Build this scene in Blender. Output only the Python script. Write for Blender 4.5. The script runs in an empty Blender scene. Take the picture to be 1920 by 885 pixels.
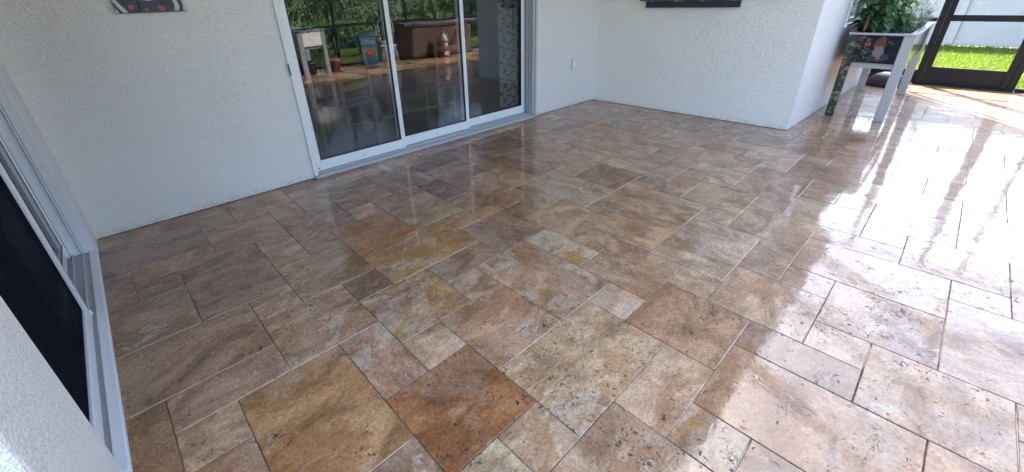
import bpy, bmesh, math, random
from mathutils import Vector, Matrix, noise
random.seed(7)
R = math.radians
scene = bpy.context.scene
COL = scene.collection

# ------------------------------------------------------------------ camera
cam_d = bpy.data.cameras.new('camera'); cam = bpy.data.objects.new('camera', cam_d); COL.objects.link(cam)
M = [[0.7254362569970706, -0.6876911221363954, -0.028690722696811635],
     [0.32613774873895574, 0.30673308570267965, 0.8941750292771534],
     [-0.606115835366117, -0.6580241140490961, 0.44679733599064386]]
CAM = Vector((-0.6146258, -1.3112885, 1.3659095))
mw = Matrix.Identity(4)
for i in range(3):
    for j in range(3):
        mw[i][j] = M[j][i]
    mw[i][3] = CAM[i]
cam.matrix_world = mw
cam_d.sensor_fit = 'HORIZONTAL'; cam_d.sensor_width = 36
cam_d.lens = 782.43 / 1920 * 36
cam_d.shift_x = (960 - 930.92) / 1920
cam_d.shift_y = -(442.5 - 382.44) / 1920
cam_d.clip_start = 0.02; cam_d.clip_end = 600
scene.camera = cam

# ------------------------------------------------------------------ light
SUN = Vector((2.24, 1.62, 2.62)).normalized()          # towards the sun
el = math.asin(SUN.z); az = math.atan2(SUN.x, SUN.y)
world = bpy.data.worlds.new('World'); scene.world = world; world.use_nodes = True
wn = world.node_tree.nodes; wl = world.node_tree.links
bg = wn['Background']; bg.inputs['Strength'].default_value = 0.15
sky = wn.new('ShaderNodeTexSky'); sky.sky_type = 'NISHITA'; sky.sun_disc = False
sky.sun_elevation = el; sky.sun_rotation = az
sky.air_density = 1.0; sky.dust_density = 2.5; sky.ozone_density = 1.2
wl.new(sky.outputs[0], bg.inputs['Color'])
sd = bpy.data.lights.new('sun', 'SUN'); sd.energy = 4.3; sd.angle = R(0.5); sd.color = (1.0, 0.95, 0.88)
so = bpy.data.objects.new('sun', sd); COL.objects.link(so)
so.rotation_euler = SUN.to_track_quat('Z', 'Y').to_euler(); so.location = (20, 14, 24)
vs = scene.view_settings
vs.view_transform = 'Standard'; vs.look = 'None'; vs.gamma = 1.0; vs.use_curve_mapping = False
vs.exposure = 3.14
scene.render.engine = 'CYCLES'
cy = scene.cycles
cy.max_bounces = 12; cy.diffuse_bounces = 8; cy.glossy_bounces = 5; cy.transmission_bounces = 6; cy.transparent_max_bounces = 16
cy.caustics_reflective = False; cy.caustics_refractive = False

# ------------------------------------------------------------------ helpers
def tag(o, label=None, cat=None, group=None, kind=None):
    if label: o['label'] = label
    if cat: o['category'] = cat
    if group: o['group'] = group
    if kind: o['kind'] = kind
    return o

def thing(name, loc, label, cat, group=None, rz=0):
    o = bpy.data.objects.new(name, None); COL.objects.link(o)
    o.location = loc; o.rotation_euler.z = rz; o.empty_display_size = .1
    return tag(o, label, cat, group)

def box(bm, x0, x1, y0, y1, z0, z1, bev=0.0, mi=0, seg=1):
    vs_ = [bm.verts.new(p) for p in ((x0,y0,z0),(x1,y0,z0),(x1,y1,z0),(x0,y1,z0),(x0,y0,z1),(x1,y0,z1),(x1,y1,z1),(x0,y1,z1))]
    fs = [bm.faces.new([vs_[i] for i in q]) for q in ((0,3,2,1),(4,5,6,7),(0,1,5,4),(1,2,6,5),(2,3,7,6),(3,0,4,7))]
    for f in fs: f.material_index = mi
    if bev:
        es = list({e for f in fs for e in f.edges})
        r = bmesh.ops.bevel(bm, geom=es, offset=bev, segments=seg, affect='EDGES', profile=.5)
        for f in r['faces']: f.material_index = mi
    return fs

def tube(bm, pts, r, n=8, cap=True, mi=0, r2=None):
    pts = [Vector(p) for p in pts]; rings = []
    for i, p in enumerate(pts):
        t = (pts[min(i+1, len(pts)-1)] - pts[max(i-1, 0)]).normalized()
        a = t.cross(Vector((0, 0, 1)))
        if a.length < 1e-3: a = t.cross(Vector((1, 0, 0)))
        a.normalize(); b = t.cross(a)
        rr = r if r2 is None else r + (r2 - r) * i / (len(pts) - 1)
        rings.append([bm.verts.new(p + (a*math.cos(2*math.pi*k/n) + b*math.sin(2*math.pi*k/n))*rr) for k in range(n)])
    for A, B in zip(rings, rings[1:]):
        for k in range(n):
            f = bm.faces.new((A[k], A[(k+1) % n], B[(k+1) % n], B[k])); f.smooth = True; f.material_index = mi
    if cap:
        for rg in (rings[0], rings[-1]):
            f = bm.faces.new(rg); f.material_index = mi

def lathe(bm, prof, c=(0,0,0), n=24, mi=0):
    rings = []
    for r, z in prof:
        rings.append([bm.verts.new((c[0]+r*math.cos(2*math.pi*k/n), c[1]+r*math.sin(2*math.pi*k/n), c[2]+z)) for k in range(n)])
    for A, B in zip(rings, rings[1:]):
        for k in range(n):
            f = bm.faces.new((A[k], A[(k+1) % n], B[(k+1) % n], B[k])); f.smooth = True; f.material_index = mi
    bm.faces.new(rings[-1]).material_index = mi
    bm.faces.new(list(reversed(rings[0]))).material_index = mi

def flat(bm, pts, mi=0):
    f = bm.faces.new([bm.verts.new(p) for p in pts]); f.material_index = mi; return f

def mk(name, bm, mats, parent=None, label=None, loc=None, rz=0, normals=True):
    if normals: bmesh.ops.recalc_face_normals(bm, faces=bm.faces)
    me = bpy.data.meshes.new(name); bm.to_mesh(me); bm.free()
    if not isinstance(mats, (list, tuple)): mats = [mats]
    for m in mats: me.materials.append(m)
    o = bpy.data.objects.new(name, me); COL.objects.link(o)
    if loc: o.location = loc
    o.rotation_euler.z = rz
    if parent: o.parent = parent
    if label: o['label'] = label
    return o

def new(): return bmesh.new()

def mks(name, bm, mats, parent=None, label=None):
    # every loose piece becomes an object of its own
    bmesh.ops.recalc_face_normals(bm, faces=bm.faces)
    left = set(bm.faces); out = []
    while left:
        f0 = left.pop(); isl = [f0]; st = [f0]
        while st:
            f = st.pop()
            for e in f.edges:
                for g in e.link_faces:
                    if g in left: left.remove(g); isl.append(g); st.append(g)
        nb = bmesh.new(); vm = {}
        for f in isl:
            for v in f.verts:
                if v not in vm: vm[v] = nb.verts.new(v.co)
            nf = nb.faces.new([vm[v] for v in f.verts]); nf.smooth = f.smooth; nf.material_index = f.material_index
        out.append(mk(name, nb, mats, parent, label))
    bm.free(); return out

# ------------------------------------------------------------------ materials
def mat(name):
    m = bpy.data.materials.new(name); m.use_nodes = True
    nt = m.node_tree; b = nt.nodes['Principled BSDF']
    return m, nt, b
def N(nt, t, **kw):
    n = nt.nodes.new(t)
    for k, v in kw.items():
        if k in n.inputs: n.inputs[k].default_value = v
        else: setattr(n, k, v)
    return n
def L(nt, a, b): nt.links.new(a, b)
def math_(nt, op, a, b=None, c=None, clamp=False):
    n = nt.nodes.new('ShaderNodeMath'); n.operation = op; n.use_clamp = clamp
    for i, x in enumerate((a, b, c)):
        if x is None: continue
        if isinstance(x, (int, float)): n.inputs[i].default_value = x
        else: L(nt, x, n.inputs[i])
    return n.outputs[0]
def mixc(nt, fac, a, b, mode='MIX'):
    n = nt.nodes.new('ShaderNodeMix'); n.data_type = 'RGBA'; n.blend_type = mode
    for sock, x in ((n.inputs['Factor'], fac), (n.inputs['A'], a), (n.inputs['B'], b)):
        if isinstance(x, (int, float)): sock.default_value = x
        elif isinstance(x, tuple): sock.default_value = (*x[:3], 1)
        else: L(nt, x, sock)
    return n.outputs['Result']
def ramp(nt, fac, lo, hi, a=0.0, b=1.0, smooth=True):
    n = nt.nodes.new('ShaderNodeMapRange'); n.interpolation_type = 'SMOOTHSTEP' if smooth else 'LINEAR'
    L(nt, fac, n.inputs['Value'])
    for k, v in (('From Min', lo), ('From Max', hi), ('To Min', a), ('To Max', b)):
        if isinstance(v, (int, float)): n.inputs[k].default_value = v
        else: L(nt, v, n.inputs[k])
    return n.outputs[0]
def noise_(nt, vec, scale, detail=3, rough=.5, dist=0.0):
    n = N(nt, 'ShaderNodeTexNoise'); n.inputs['Scale'].default_value = scale; n.inputs['Detail'].default_value = detail
    n.inputs['Roughness'].default_value = rough; n.inputs['Distortion'].default_value = dist
    L(nt, vec, n.inputs['Vector']); return n.outputs[0]
def pos(nt): return nt.nodes.new('ShaderNodeNewGeometry').outputs['Position']

def plain(name, col, rough=.5, metal=0.0, var=.08, scale=30, bump=0.0, coat=0.0):
    m, nt, b = mat(name); p = nt.nodes.new('ShaderNodeTexCoord').outputs['Object']
    n = noise_(nt, p, scale, 4, .6)
    c = mixc(nt, n, tuple(x*(1-var) for x in col), tuple(min(1, x*(1+var)) for x in col))
    L(nt, c, b.inputs['Base Color'])
    b.inputs['Roughness'].default_value = rough; b.inputs['Metallic'].default_value = metal
    b.inputs['Coat Weight'].default_value = coat; b.inputs['Coat Roughness'].default_value = .06
    if bump:
        bp = N(nt, 'ShaderNodeBump'); bp.inputs['Strength'].default_value = bump; bp.inputs['Distance'].default_value = .01
        L(nt, n, bp.inputs['Height']); L(nt, bp.outputs[0], b.inputs['Normal'])
    return m

def stucco(name, col=(.84,.825,.80), strength=.85, dist=.0038):
    m, nt, b = mat(name); p = pos(nt)
    # knock-down texture: flattened worm-like ridges over a fine sand grain
    n1 = noise_(nt, p, 66, 2.5, .55, 1.3)
    ridge = ramp(nt, n1, .44, .60)
    n2 = noise_(nt, p, 120, 2, .5, .4)
    n3 = noise_(nt, p, 420, 1, .5)
    h = math_(nt, 'ADD', ridge, math_(nt, 'MULTIPLY', n2, .45))
    h = math_(nt, 'ADD', h, math_(nt, 'MULTIPLY', n3, .14))
    bp = N(nt, 'ShaderNodeBump'); bp.inputs['Strength'].default_value = strength; bp.inputs['Distance'].default_value = dist
    L(nt, h, bp.inputs['Height']); L(nt, bp.outputs[0], b.inputs['Normal'])
    L(nt, ramp(nt, noise_(nt, p, 1.6, 3, .6), .3, .7, strength*.85, strength*1.05), bp.inputs['Strength'])
    big = noise_(nt, p, 1.3, 4, .6)
    dirt = noise_(nt, p, 9, 5, .7)
    c = mixc(nt, ramp(nt, big, .3, .75), tuple(x*.975 for x in col), col)
    c = mixc(nt, ramp(nt, dirt, .64, .84, 0, .08), c, tuple(x*.78 for x in col))
    # splash band: faint dirt close to the floor
    sx = nt.nodes.new('ShaderNodeSeparateXYZ'); L(nt, p, sx.inputs[0])
    low = ramp(nt, sx.outputs['Z'], .0, .07, .55, 0)
    lowm = math_(nt, 'MULTIPLY', low, ramp(nt, noise_(nt, p, 26, 4, .7), .42, .66))
    c = mixc(nt, lowm, c, (.42, .37, .31))
    L(nt, c, b.inputs['Base Color']); b.inputs['Roughness'].default_value = .62
    return m

M_STUCCO = stucco('white_stucco')
M_STUCCO_S = stucco('smooth_white_stucco', (.68,.665,.65), strength=.28, dist=.002)
M_STUCCO_F = stucco('near_white_stucco', (.84,.83,.81), strength=.8)
M_SOFFIT = plain('painted_ceiling', (.84,.83,.80), .7, var=.03, bump=.1, scale=60)
M_ROOF = plain('roof_tiles', (.24,.17,.13), .8, var=.3, scale=8, bump=.5)
M_VINYL = plain('white_aluminium', (.76,.78,.80), .32, var=.03, scale=12, coat=.2)
M_TRACK = plain('worn_white_aluminium', (.44,.45,.47), .4, var=.16, scale=40, coat=.1)
M_RUB = plain('black_rubber', (.012,.012,.014), .5)
M_BRONZE = plain('dark_bronze_aluminium', (.007,.007,.009), .5, var=.2, scale=20)
M_BRONZE.node_tree.nodes['Principled BSDF'].inputs['Specular IOR Level'].default_value = .25
M_SCREW = plain('grey_screw', (.10,.10,.11), .4, metal=.6)
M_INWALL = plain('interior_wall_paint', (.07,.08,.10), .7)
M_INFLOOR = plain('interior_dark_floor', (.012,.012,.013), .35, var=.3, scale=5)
M_WOODL = plain('light_oak', (.17,.10,.05), .45, var=.25, scale=14)
M_BLUECLOTH = plain('blue_cushion_cloth', (.02,.06,.16), .8)
M_CAULK = plain('dark_grout', (.055,.045,.038), .8, var=.4, scale=50)

def glass_mat(name, tint, ior=2.0, rough=0.0):
    m = bpy.data.materials.new(name); m.use_nodes = True; nt = m.node_tree; nt.nodes.clear()
    out = nt.nodes.new('ShaderNodeOutputMaterial')
    tr = nt.nodes.new('ShaderNodeBsdfTransparent'); tr.inputs[0].default_value = (*tint, 1)
    gl = nt.nodes.new('ShaderNodeBsdfGlossy'); gl.inputs['Roughness'].default_value = rough
    fr = nt.nodes.new('ShaderNodeFresnel')
    gb = nt.nodes.new('ShaderNodeNewGeometry')      # same reflectance on both faces of the thin pane
    L(nt, ramp(nt, gb.outputs['Backfacing'], 0, 1, ior, 1/ior, smooth=False), fr.inputs['IOR'])
    # very slight waviness of float glass
    p = pos(nt); nn = noise_(nt, p, 2.2, 1, .5)
    bp = N(nt, 'ShaderNodeBump'); bp.inputs['Strength'].default_value = .25; bp.inputs['Distance'].default_value = .004
    L(nt, nn, bp.inputs['Height']); L(nt, bp.outputs[0], gl.inputs['Normal'])
    sm = noise_(nt, p, 5, 5, .7, .5)
    mx = nt.nodes.new('ShaderNodeMixShader')
    L(nt, fr.outputs[0], mx.inputs[0]); L(nt, tr.outputs[0], mx.inputs[1]); L(nt, gl.outputs[0], mx.inputs[2])
    df = nt.nodes.new('ShaderNodeBsdfDiffuse'); df.inputs[0].default_value = (.5,.52,.55,1)
    mx2 = nt.nodes.new('ShaderNodeMixShader'); L(nt, ramp(nt, sm, .5, .8, .0006, .005), mx2.inputs[0])
    L(nt, mx.outputs[0], mx2.inputs[1]); L(nt, df.outputs[0], mx2.inputs[2])
    L(nt, mx2.outputs[0], out.inputs[0]); return m
M_GLASS = glass_mat('tinted_door_glass', (.80,.83,.86), 1.78)
M_GLASS2 = glass_mat('window_glass', (.55,.58,.62), 1.6)
def mesh_mat(name, alpha):
    m = bpy.data.materials.new(name); m.use_nodes = True; nt = m.node_tree; nt.nodes.clear()
    out = nt.nodes.new('ShaderNodeOutputMaterial')
    tr = nt.nodes.new('ShaderNodeBsdfTransparent'); df = nt.nodes.new('ShaderNodeBsdfDiffuse'); df.inputs[0].default_value = (.014,.016,.026,1)
    mx = nt.nodes.new('ShaderNodeMixShader')
    n = noise_(nt, pos(nt), 3, 3); L(nt, ramp(nt, n, .2, .8, alpha*.92, min(1, alpha*1.08)), mx.inputs[0])
    L(nt, tr.outputs[0], mx.inputs[1]); L(nt, df.outputs[0], mx.inputs[2]); L(nt, mx.outputs[0], out.inputs[0]); return m
M_MESH = mesh_mat('insect_mesh', .07)
M_MESHR = mesh_mat('roof_insect_mesh', .26)
M_MESHD = mesh_mat('dense_black_door_mesh', .80)

# ---- wet travertine
def travertine():
    m, nt, b = mat('wet_travertine')
    P = pos(nt)
    a1 = nt.nodes.new('ShaderNodeAttribute'); a1.attribute_name = 'tcol'
    a2 = nt.nodes.new('ShaderNodeAttribute'); a2.attribute_name = 'tpar'
    a3 = nt.nodes.new('ShaderNodeAttribute'); a3.attribute_name = 'tdir'
    sp = nt.nodes.new('ShaderNodeSeparateColor'); L(nt, a2.outputs['Color'], sp.inputs[0])
    rnd, wht, och = sp.outputs[0], sp.outputs[1], sp.outputs[2]; pit = a2.outputs['Alpha']
    tdir = a3.outputs['Fac']
    # per-tile random shift of the texture, and veins along x or y
    off = nt.nodes.new('ShaderNodeVectorMath'); off.operation = 'MULTIPLY_ADD'
    cx = nt.nodes.new('ShaderNodeCombineXYZ')
    L(nt, math_(nt, 'MULTIPLY', rnd, 91.0), cx.inputs[0]); L(nt, math_(nt, 'MULTIPLY', rnd, 57.3), cx.inputs[1]); L(nt, math_(nt, 'MULTIPLY', rnd, 133.7), cx.inputs[2])
    add = nt.nodes.new('ShaderNodeVectorMath'); add.operation = 'ADD'; L(nt, P, add.inputs[0]); L(nt, cx.outputs[0], add.inputs[1])
    V = add.outputs[0]
    sxyz = nt.nodes.new('ShaderNodeSeparateXYZ'); L(nt, P, sxyz.inputs[0])
    kx = math_(nt, 'ADD', 1.0, math_(nt, 'MULTIPLY', tdir, .75)); ky = math_(nt, 'SUBTRACT', 1.75, math_(nt, 'MULTIPLY', tdir, .75))
    vx = math_(nt, 'MULTIPLY', sxyz.outputs[0], kx); vy = math_(nt, 'MULTIPLY', sxyz.outputs[1], ky)
    cv = nt.nodes.new('ShaderNodeCombineXYZ'); L(nt, vx, cv.inputs[0]); L(nt, vy, cv.inputs[1])
    add2 = nt.nodes.new('ShaderNodeVectorMath'); add2.operation = 'ADD'; L(nt, cv.outputs[0], add2.inputs[0]); L(nt, cx.outputs[0], add2.inputs[1])
    W = add2.outputs[0]
    cloud = noise_(nt, W, 3.4, 8, .70, .7)
    cloud2 = noise_(nt, V, 7.0, 8, .74, .8)
    vein = noise_(nt, W, 11.0, 6, .72, .9)
    grain = noise_(nt, V, 95, 4, .75, .3)
    grain2 = noise_(nt, V, 30, 5, .72, .8)
    T = a1.outputs['Color']
    c = mixc(nt, ramp(nt, cloud, .36, .64), mixc(nt, 1.0, T, (.58,.51,.45), 'MULTIPLY'), mixc(nt, 1.0, T, (1.40,1.42,1.45), 'MULTIPLY'))
    # broad zones inside one stone: greyer and browner ground
    zone = noise_(nt, V, 2.1, 9, .70, .5)
    c = mixc(nt, ramp(nt, zone, .51, .58, 0, .5), c, mixc(nt, .42, T, (.44, .355, .27)))
    c = mixc(nt, ramp(nt, zone, .41, .47, .6, 0), c, mixc(nt, 1.0, T, (.80,.62,.48), 'MULTIPLY'))
    c = mixc(nt, ramp(nt, cloud2, .47, .62, 0, .55), c, mixc(nt, 1.0, T, (.88,.74,.63), 'MULTIPLY'))
    # pale calcite crusts, clustered, with a thin brown rim
    cz = noise_(nt, V, 3.1, 8, .76, .5)
    lo = math_(nt, 'SUBTRACT', .665, math_(nt, 'MULTIPLY', wht, .165))
    d_ = math_(nt, 'SUBTRACT', cz, lo)
    rim = math_(nt, 'MULTIPLY', ramp(nt, d_, -.035, -.008), ramp(nt, d_, -.006, .012, 1, 0))
    c = mixc(nt, math_(nt, 'MULTIPLY', math_(nt, 'MULTIPLY', rim, wht), ramp(nt, grain2, .38, .6, .1, .8)), c, (.17, .095, .045))
    wm = math_(nt, 'MULTIPLY', ramp(nt, d_, .0, .055), ramp(nt, grain2, .34, .56, .35, 1))
    c = mixc(nt, math_(nt, 'MULTIPLY', wm, .62), c, (.55, .455, .345))
    wv = ramp(nt, vein, .54, .66, 0, .42)
    c = mixc(nt, math_(nt, 'MULTIPLY', wv, ramp(nt, grain2, .35, .6, .2, 1)), c, (.54, .44, .34))
    # ochre stains
    on = noise_(nt, V, 4.2, 7, .70, 1.0)
    lo2 = math_(nt, 'SUBTRACT', .76, math_(nt, 'MULTIPLY', och, .36))
    om = ramp(nt, on, lo2, math_(nt, 'ADD', lo2, .11))
    c = mixc(nt, math_(nt, 'MULTIPLY', om, ramp(nt, grain2, .3, .6, .45, .9)), c, (.40, .205, .055))
    # grain and speckle
    c = mixc(nt, 1.0, c, mixc(nt, ramp(nt, grain, .25, .75), (.66,.62,.58), (1.30,1.32,1.34)), 'MULTIPLY')
    sk = ramp(nt, grain2, .60, .72, 0, 1)
    c = mixc(nt, math_(nt, 'MULTIPLY', sk, math_(nt, 'ADD', .30, math_(nt, 'MULTIPLY', pit, .55))), c, mixc(nt, 1.0, T, (.42,.33,.26), 'MULTIPLY'))
    # fissure lines (thin, wandering)
    fz = noise_(nt, V, 5.5, 5, .62, 1.6)
    fl_ = math_(nt, 'ABSOLUTE', math_(nt, 'SUBTRACT', fz, .5))
    fis = math_(nt, 'MULTIPLY', ramp(nt, fl_, .0, .0065, 1, 0), ramp(nt, noise_(nt, V, 9, 2), .53, .62))
    # pits: small elongated holes, clumped
    pv = nt.nodes.new('ShaderNodeVectorMath'); pv.operation = 'MULTIPLY'; L(nt, W, pv.inputs[0]); pv.inputs[1].default_value = (1, .6, 1)
    pn = noise_(nt, pv.outputs[0], 62, 2.5, .5, .9)
    clump = noise_(nt, V, 8.5, 4, .65)
    thr = math_(nt, 'SUBTRACT', .730, math_(nt, 'ADD', math_(nt, 'MULTIPLY', pit, .075), math_(nt, 'MULTIPLY', ramp(nt, clump, .46, .72), .11)))
    pits = ramp(nt, pn, thr, math_(nt, 'ADD', thr, .022))
    bn = noise_(nt, V, 21, 3, .6, 1.3)
    bigp = math_(nt, 'MULTIPLY', ramp(nt, bn, .675, .70), ramp(nt, clump, .50, .56))
    hole = math_(nt, 'MAXIMUM', math_(nt, 'MAXIMUM', pits, bigp), math_(nt, 'MULTIPLY', fis, .7))
    c = mixc(nt, math_(nt, 'MULTIPLY', hole, .86), c, (.040, .028, .020))
    L(nt, c, b.inputs['Base Color'])
    # wet film: glossy coat, uneven thickness
    wet = noise_(nt, P, 1.7, 4, .6, .5)
    wet2 = noise_(nt, V, 14, 4, .6)
    cr = math_(nt, 'ADD', ramp(nt, wet, .40, .66, .02, .085), ramp(nt, wet2, .35, .75, -.005, .04))
    cr = math_(nt, 'ADD', math_(nt, 'ADD', cr, math_(nt, 'MULTIPLY', hole, .3)), ramp(nt, grain2, .55, .75, 0, .05))
    L(nt, cr, b.inputs['Coat Roughness'])
    dry = ramp(nt, noise_(nt, P, 2.4, 6, .7, .6), .54, .66, 1.0, .62)
    L(nt, math_(nt, 'MULTIPLY', dry, math_(nt, 'SUBTRACT', 1.0, math_(nt, 'MULTIPLY', hole, .92))), b.inputs['Coat Weight'])
    b.inputs['Coat IOR'].default_value = 1.52
    b.inputs['Roughness'].default_value = .5; b.inputs['Specular IOR Level'].default_value = .25
    # bumps
    f1 = noise_(nt, P, 5.0, 3, .55); f2 = noise_(nt, V, 46, 3, .6, .5)
    hgt = math_(nt, 'ADD', math_(nt, 'MULTIPLY', f1, .75), math_(nt, 'MULTIPLY', f2, .10))
    hgt = math_(nt, 'ADD', hgt, math_(nt, 'MULTIPLY', grain, .012))
    hgt = math_(nt, 'SUBTRACT', hgt, math_(nt, 'MULTIPLY', hole, .9))
    bp = N(nt, 'ShaderNodeBump'); bp.inputs['Strength'].default_value = .55; bp.inputs['Distance'].default_value = .0035
    L(nt, hgt, bp.inputs['Height']); L(nt, bp.outputs[0], b.inputs['Normal']); L(nt, bp.outputs[0], b.inputs['Coat Normal'])
    return m
M_TRAV = travertine()

# ------------------------------------------------------------------ ground
U = .2032
def srgb(r, g, b):
    return tuple(((x/255)/12.92 if x/255 <= .04045 else ((x/255+.055)/1.055)**2.4) for x in (r, g, b))
CL = [(0,0,2,2),(2,0,1,1),(3,4,2,3),(5,5,1,2),(2,1,2,1),(4,1,2,2),(0,2,1,1),(1,2,3,2),(4,3,1,1),(5,3,2,2),(1,4,2,2),(0,5,1,1)]
# stones that can be told apart in the photograph: colour, pale veil, ochre, pits, vein direction
OV = {(-1,-3):((124,80,36),.0,.35,1.0,0), (-3,-2):((146,114,78),.1,.45,.2,0), (-1,-1):((150,126,112),.85,.1,.35,1),
 (0,-1):((168,148,132),.2,0,.15,0), (1,-2):((158,130,108),.55,.25,.6,0), (1,-4):((172,152,128),.65,.25,1.0,0),
 (4,-3):((172,152,138),.25,0,.1,0), (3,-2):((162,136,116),.6,.35,.25,1), (5,-3):((146,122,102),.15,.1,.45,1),
 (1,2):((158,134,104),.65,.75,.25,0), (0,0):((150,124,94),.95,.7,.45,0), (0,2):((98,80,70),.35,0,.9,0),
 (-1,3):((142,122,102),.55,.35,.35,0), (1,4):((150,112,78),.1,.6,.05,0), (2,1):((140,122,108),.15,0,.1,0),
 (2,0):((156,136,118),.5,.15,.4,0), (5,-1):((172,150,122),.95,.6,.4,1), (4,1):((128,106,90),.35,.1,.55,1),
 (6,0):((156,128,100),.2,.35,.1,0), (7,-2):((160,134,110),.6,.5,.15,1), (7,-4):((164,148,134),.55,0,.15,1),
 (10,1):((112,80,54),0,.3,.3,0), (10,7):((104,76,54),0,.2,.2,0), (6,8):((104,90,80),.1,0,.2,0),
 (0,6):((124,102,90),.3,.1,.3,0), (3,4):((142,124,102),.35,.1,.3,0), (1,8):((138,124,108),.1,0,.1,0),
 (-2,7):((140,118,98),.25,.15,.05,0), (-3,4):((116,98,86),.15,0,.15,0), (-4,6):((116,98,86),.0,0,.1,0),
 (-6,6):((118,94,80),0,.1,.1,0), (-5,4):((140,124,108),.85,0,.15,0), (-5,2):((136,114,96),.25,.3,.1,0),
 (-4,1):((140,120,104),.4,.2,.1,0), (-4,0):((158,138,118),.4,.35,.15,0), (-6,0):((132,108,86),.2,.1,.3,0),
 (-5,8):((112,92,80),.1,0,.2,0), (0,-4):((156,138,120),.35,.1,.5,0), (0,-6):((158,138,120),.35,.1,.6,0),
 (-1,-4):((178,168,150),.7,.1,.6,0), (-2,-5):((178,168,150),.6,.1,.6,0), (2,-5):((164,142,122),.3,.2,.3,0), (4,-5):((150,124,100),.2,.3,.9,0),
 (9,-2):((156,132,108),.25,.45,.2,1), (13,-2):((150,134,116),.7,.2,.5,1), (11,-3):((150,128,106),.25,.2,.3,1),
 (14,1):((130,112,98),.1,0,.1,1), (10,-5):((150,132,110),.35,.3,.35,0), (-2,1):((152,128,108),.7,.1,.6,0),
 (-2,3):((158,140,122),.75,.35,.2,0), (-1,5):((154,136,118),.35,0,.1,0), (0,5):((132,108,94),.3,.1,.3,0),
 (2,6):((156,138,124),.4,0,.15,0), (7,8):((124,98,74),.1,.3,.2,0), (18,6):((134,120,106),.2,0,.2,0),
 (7,2):((142,126,106),.3,.15,.5,1), (5,5):((112,90,80),.1,0,.1,0), (6,-6):((152,132,114),.3,.1,.3,0),
 (3,-6):((158,136,112),.3,.35,.4,0), (8,-4):((158,140,120),.4,.2,.3,0), (10,-3):((160,142,124),.5,.3,.3,0)}
X0, X1, Y0, Y1 = -7, 42, -21, 12
bm = new()
cl = bm.loops.layers.color.new('dummy') if False else None
tiles = []
for bi in range(-3, 9):
    for bj in range(-5, 4):
        for x, y, w, h in CL:
            a, b_ = bi*6 + x, bj*6 + y
            if a + w <= X0 or a >= X1 or b_ + h <= Y0 or b_ >= Y1: continue
            x0, x1, y0, y1 = max(a, -5.2), min(a+w, X1-.6), max(b_, Y0), min(b_+h, Y1)
            if x1 - x0 < .1 or y1 - y0 < .1: continue
            tiles.append((a, b_, x0, x1, y0, y1))
pal = [(150,128,110),(142,120,102),(160,142,122),(132,110,94),(152,130,104),(120,100,86),(164,146,130),(146,118,90),(138,122,108)]
fcol, fpar, fdir = [], [], []
for a, b_, x0, x1, y0, y1 in tiles:
    rr = random.Random(a*7919 + b_*104729 + 5)
    if (a, b_) in OV:
        c, wv, ov, pv_, dr = OV[(a, b_)]
    else:
        c = pal[rr.randrange(len(pal))]; wv = rr.random()**1.5*.8; ov = rr.random()**2*.6; pv_ = rr.random()*.6; dr = rr.randrange(2)
        pv_ = pv_*.8 + (.35 if a > 4 and b_ < -4 else 0)
    col = srgb(*c); j = .94 + rr.random()*.12
    mean = srgb(150, 124, 106)
    bl = .25 if (a, b_) in OV else .50
    col = tuple(x*(1-bl) + y*bl for x, y in zip(col, mean))
    col = tuple(x*k*j for x, k in zip(col, (1.34, 1.18, .96)))
    g = .0009 + rr.random()*.0009
    X_0, X_1, Y_0, Y_1 = x0*U+g, x1*U-g, y0*U+g, y1*U-g
    bv = .0015 + rr.random()*.0012
    dz = (rr.random()-.5)*.0013; tx, ty = (rr.random()-.5)*.0028, (rr.random()-.5)*.0028
    cxx, cyy = (X_0+X_1)/2, (Y_0+Y_1)/2
    def zt(x, y): return dz + (x-cxx)*tx + (y-cyy)*ty
    # slightly uneven edge: several points per side
    def ring(ins, zoff):
        pts = []
        xa, xb, ya, yb = X_0+ins, X_1-ins, Y_0+ins, Y_1-ins
        nx = max(2, int((xb-xa)/.035)); ny = max(2, int((yb-ya)/.035))
        for i in range(nx): pts.append((xa+(xb-xa)*i/nx, ya, 0))
        for i in range(ny): pts.append((xb, ya+(yb-ya)*i/ny, 1))
        for i in range(nx): pts.append((xb-(xb-xa)*i/nx, yb, 2))
        for i in range(ny): pts.append((xa, yb-(yb-ya)*i/ny, 3))
        out = []
        for x, y, s in pts:
            w = noise.noise(Vector((x*23+a, y*23+b_, 3)))*.0011
            dx, dy = ((0,w),(w,0),(0,w),(w,0))[s]
            out.append(bm.verts.new((x+dx, y+dy, zt(x, y)+zoff)))
        return out
    top = ring(bv, 0); rr2 = []
    nx_ = len(top)
    # outer ring made from same parameters so counts agree
    xa, xb, ya, yb = X_0+bv, X_1-bv, Y_0+bv, Y_1-bv
    mid, bot = [], []
    for v in top:
        x, y = v.co.x, v.co.y
        ox = (-bv if x < xa+.0015 else bv if x > xb-.0015 else 0); oy = (-bv if y < ya+.0015 else bv if y > yb-.0015 else 0)
        mid.append(bm.verts.new((x+ox, y+oy, v.co.z-bv*.75))); bot.append(bm.verts.new((x+ox, y+oy, -.012)))
    n0 = len(fcol)
    bm.faces.new(top)
    for k in range(nx_):
        k2 = (k+1) % nx_
        bm.faces.new((mid[k], mid[k2], top[k2], top[k])); bm.faces.new((bot[k], bot[k2], mid[k2], mid[k]))
    cnt = 1 + 2*nx_
    rv = rr.random()
    fcol.extend([(*col, 1)]*cnt); fpar.extend([(rv, wv, ov, pv_)]*cnt); fdir.extend([float(dr)]*cnt)
me = bpy.data.meshes.new('patio_floor'); bm.to_mesh(me); bm.free()
me.materials.append(M_TRAV)
at = me.attributes.new('tcol', 'FLOAT_COLOR', 'FACE'); at.data.foreach_set('color', [v for c in fcol for v in c])
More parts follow.
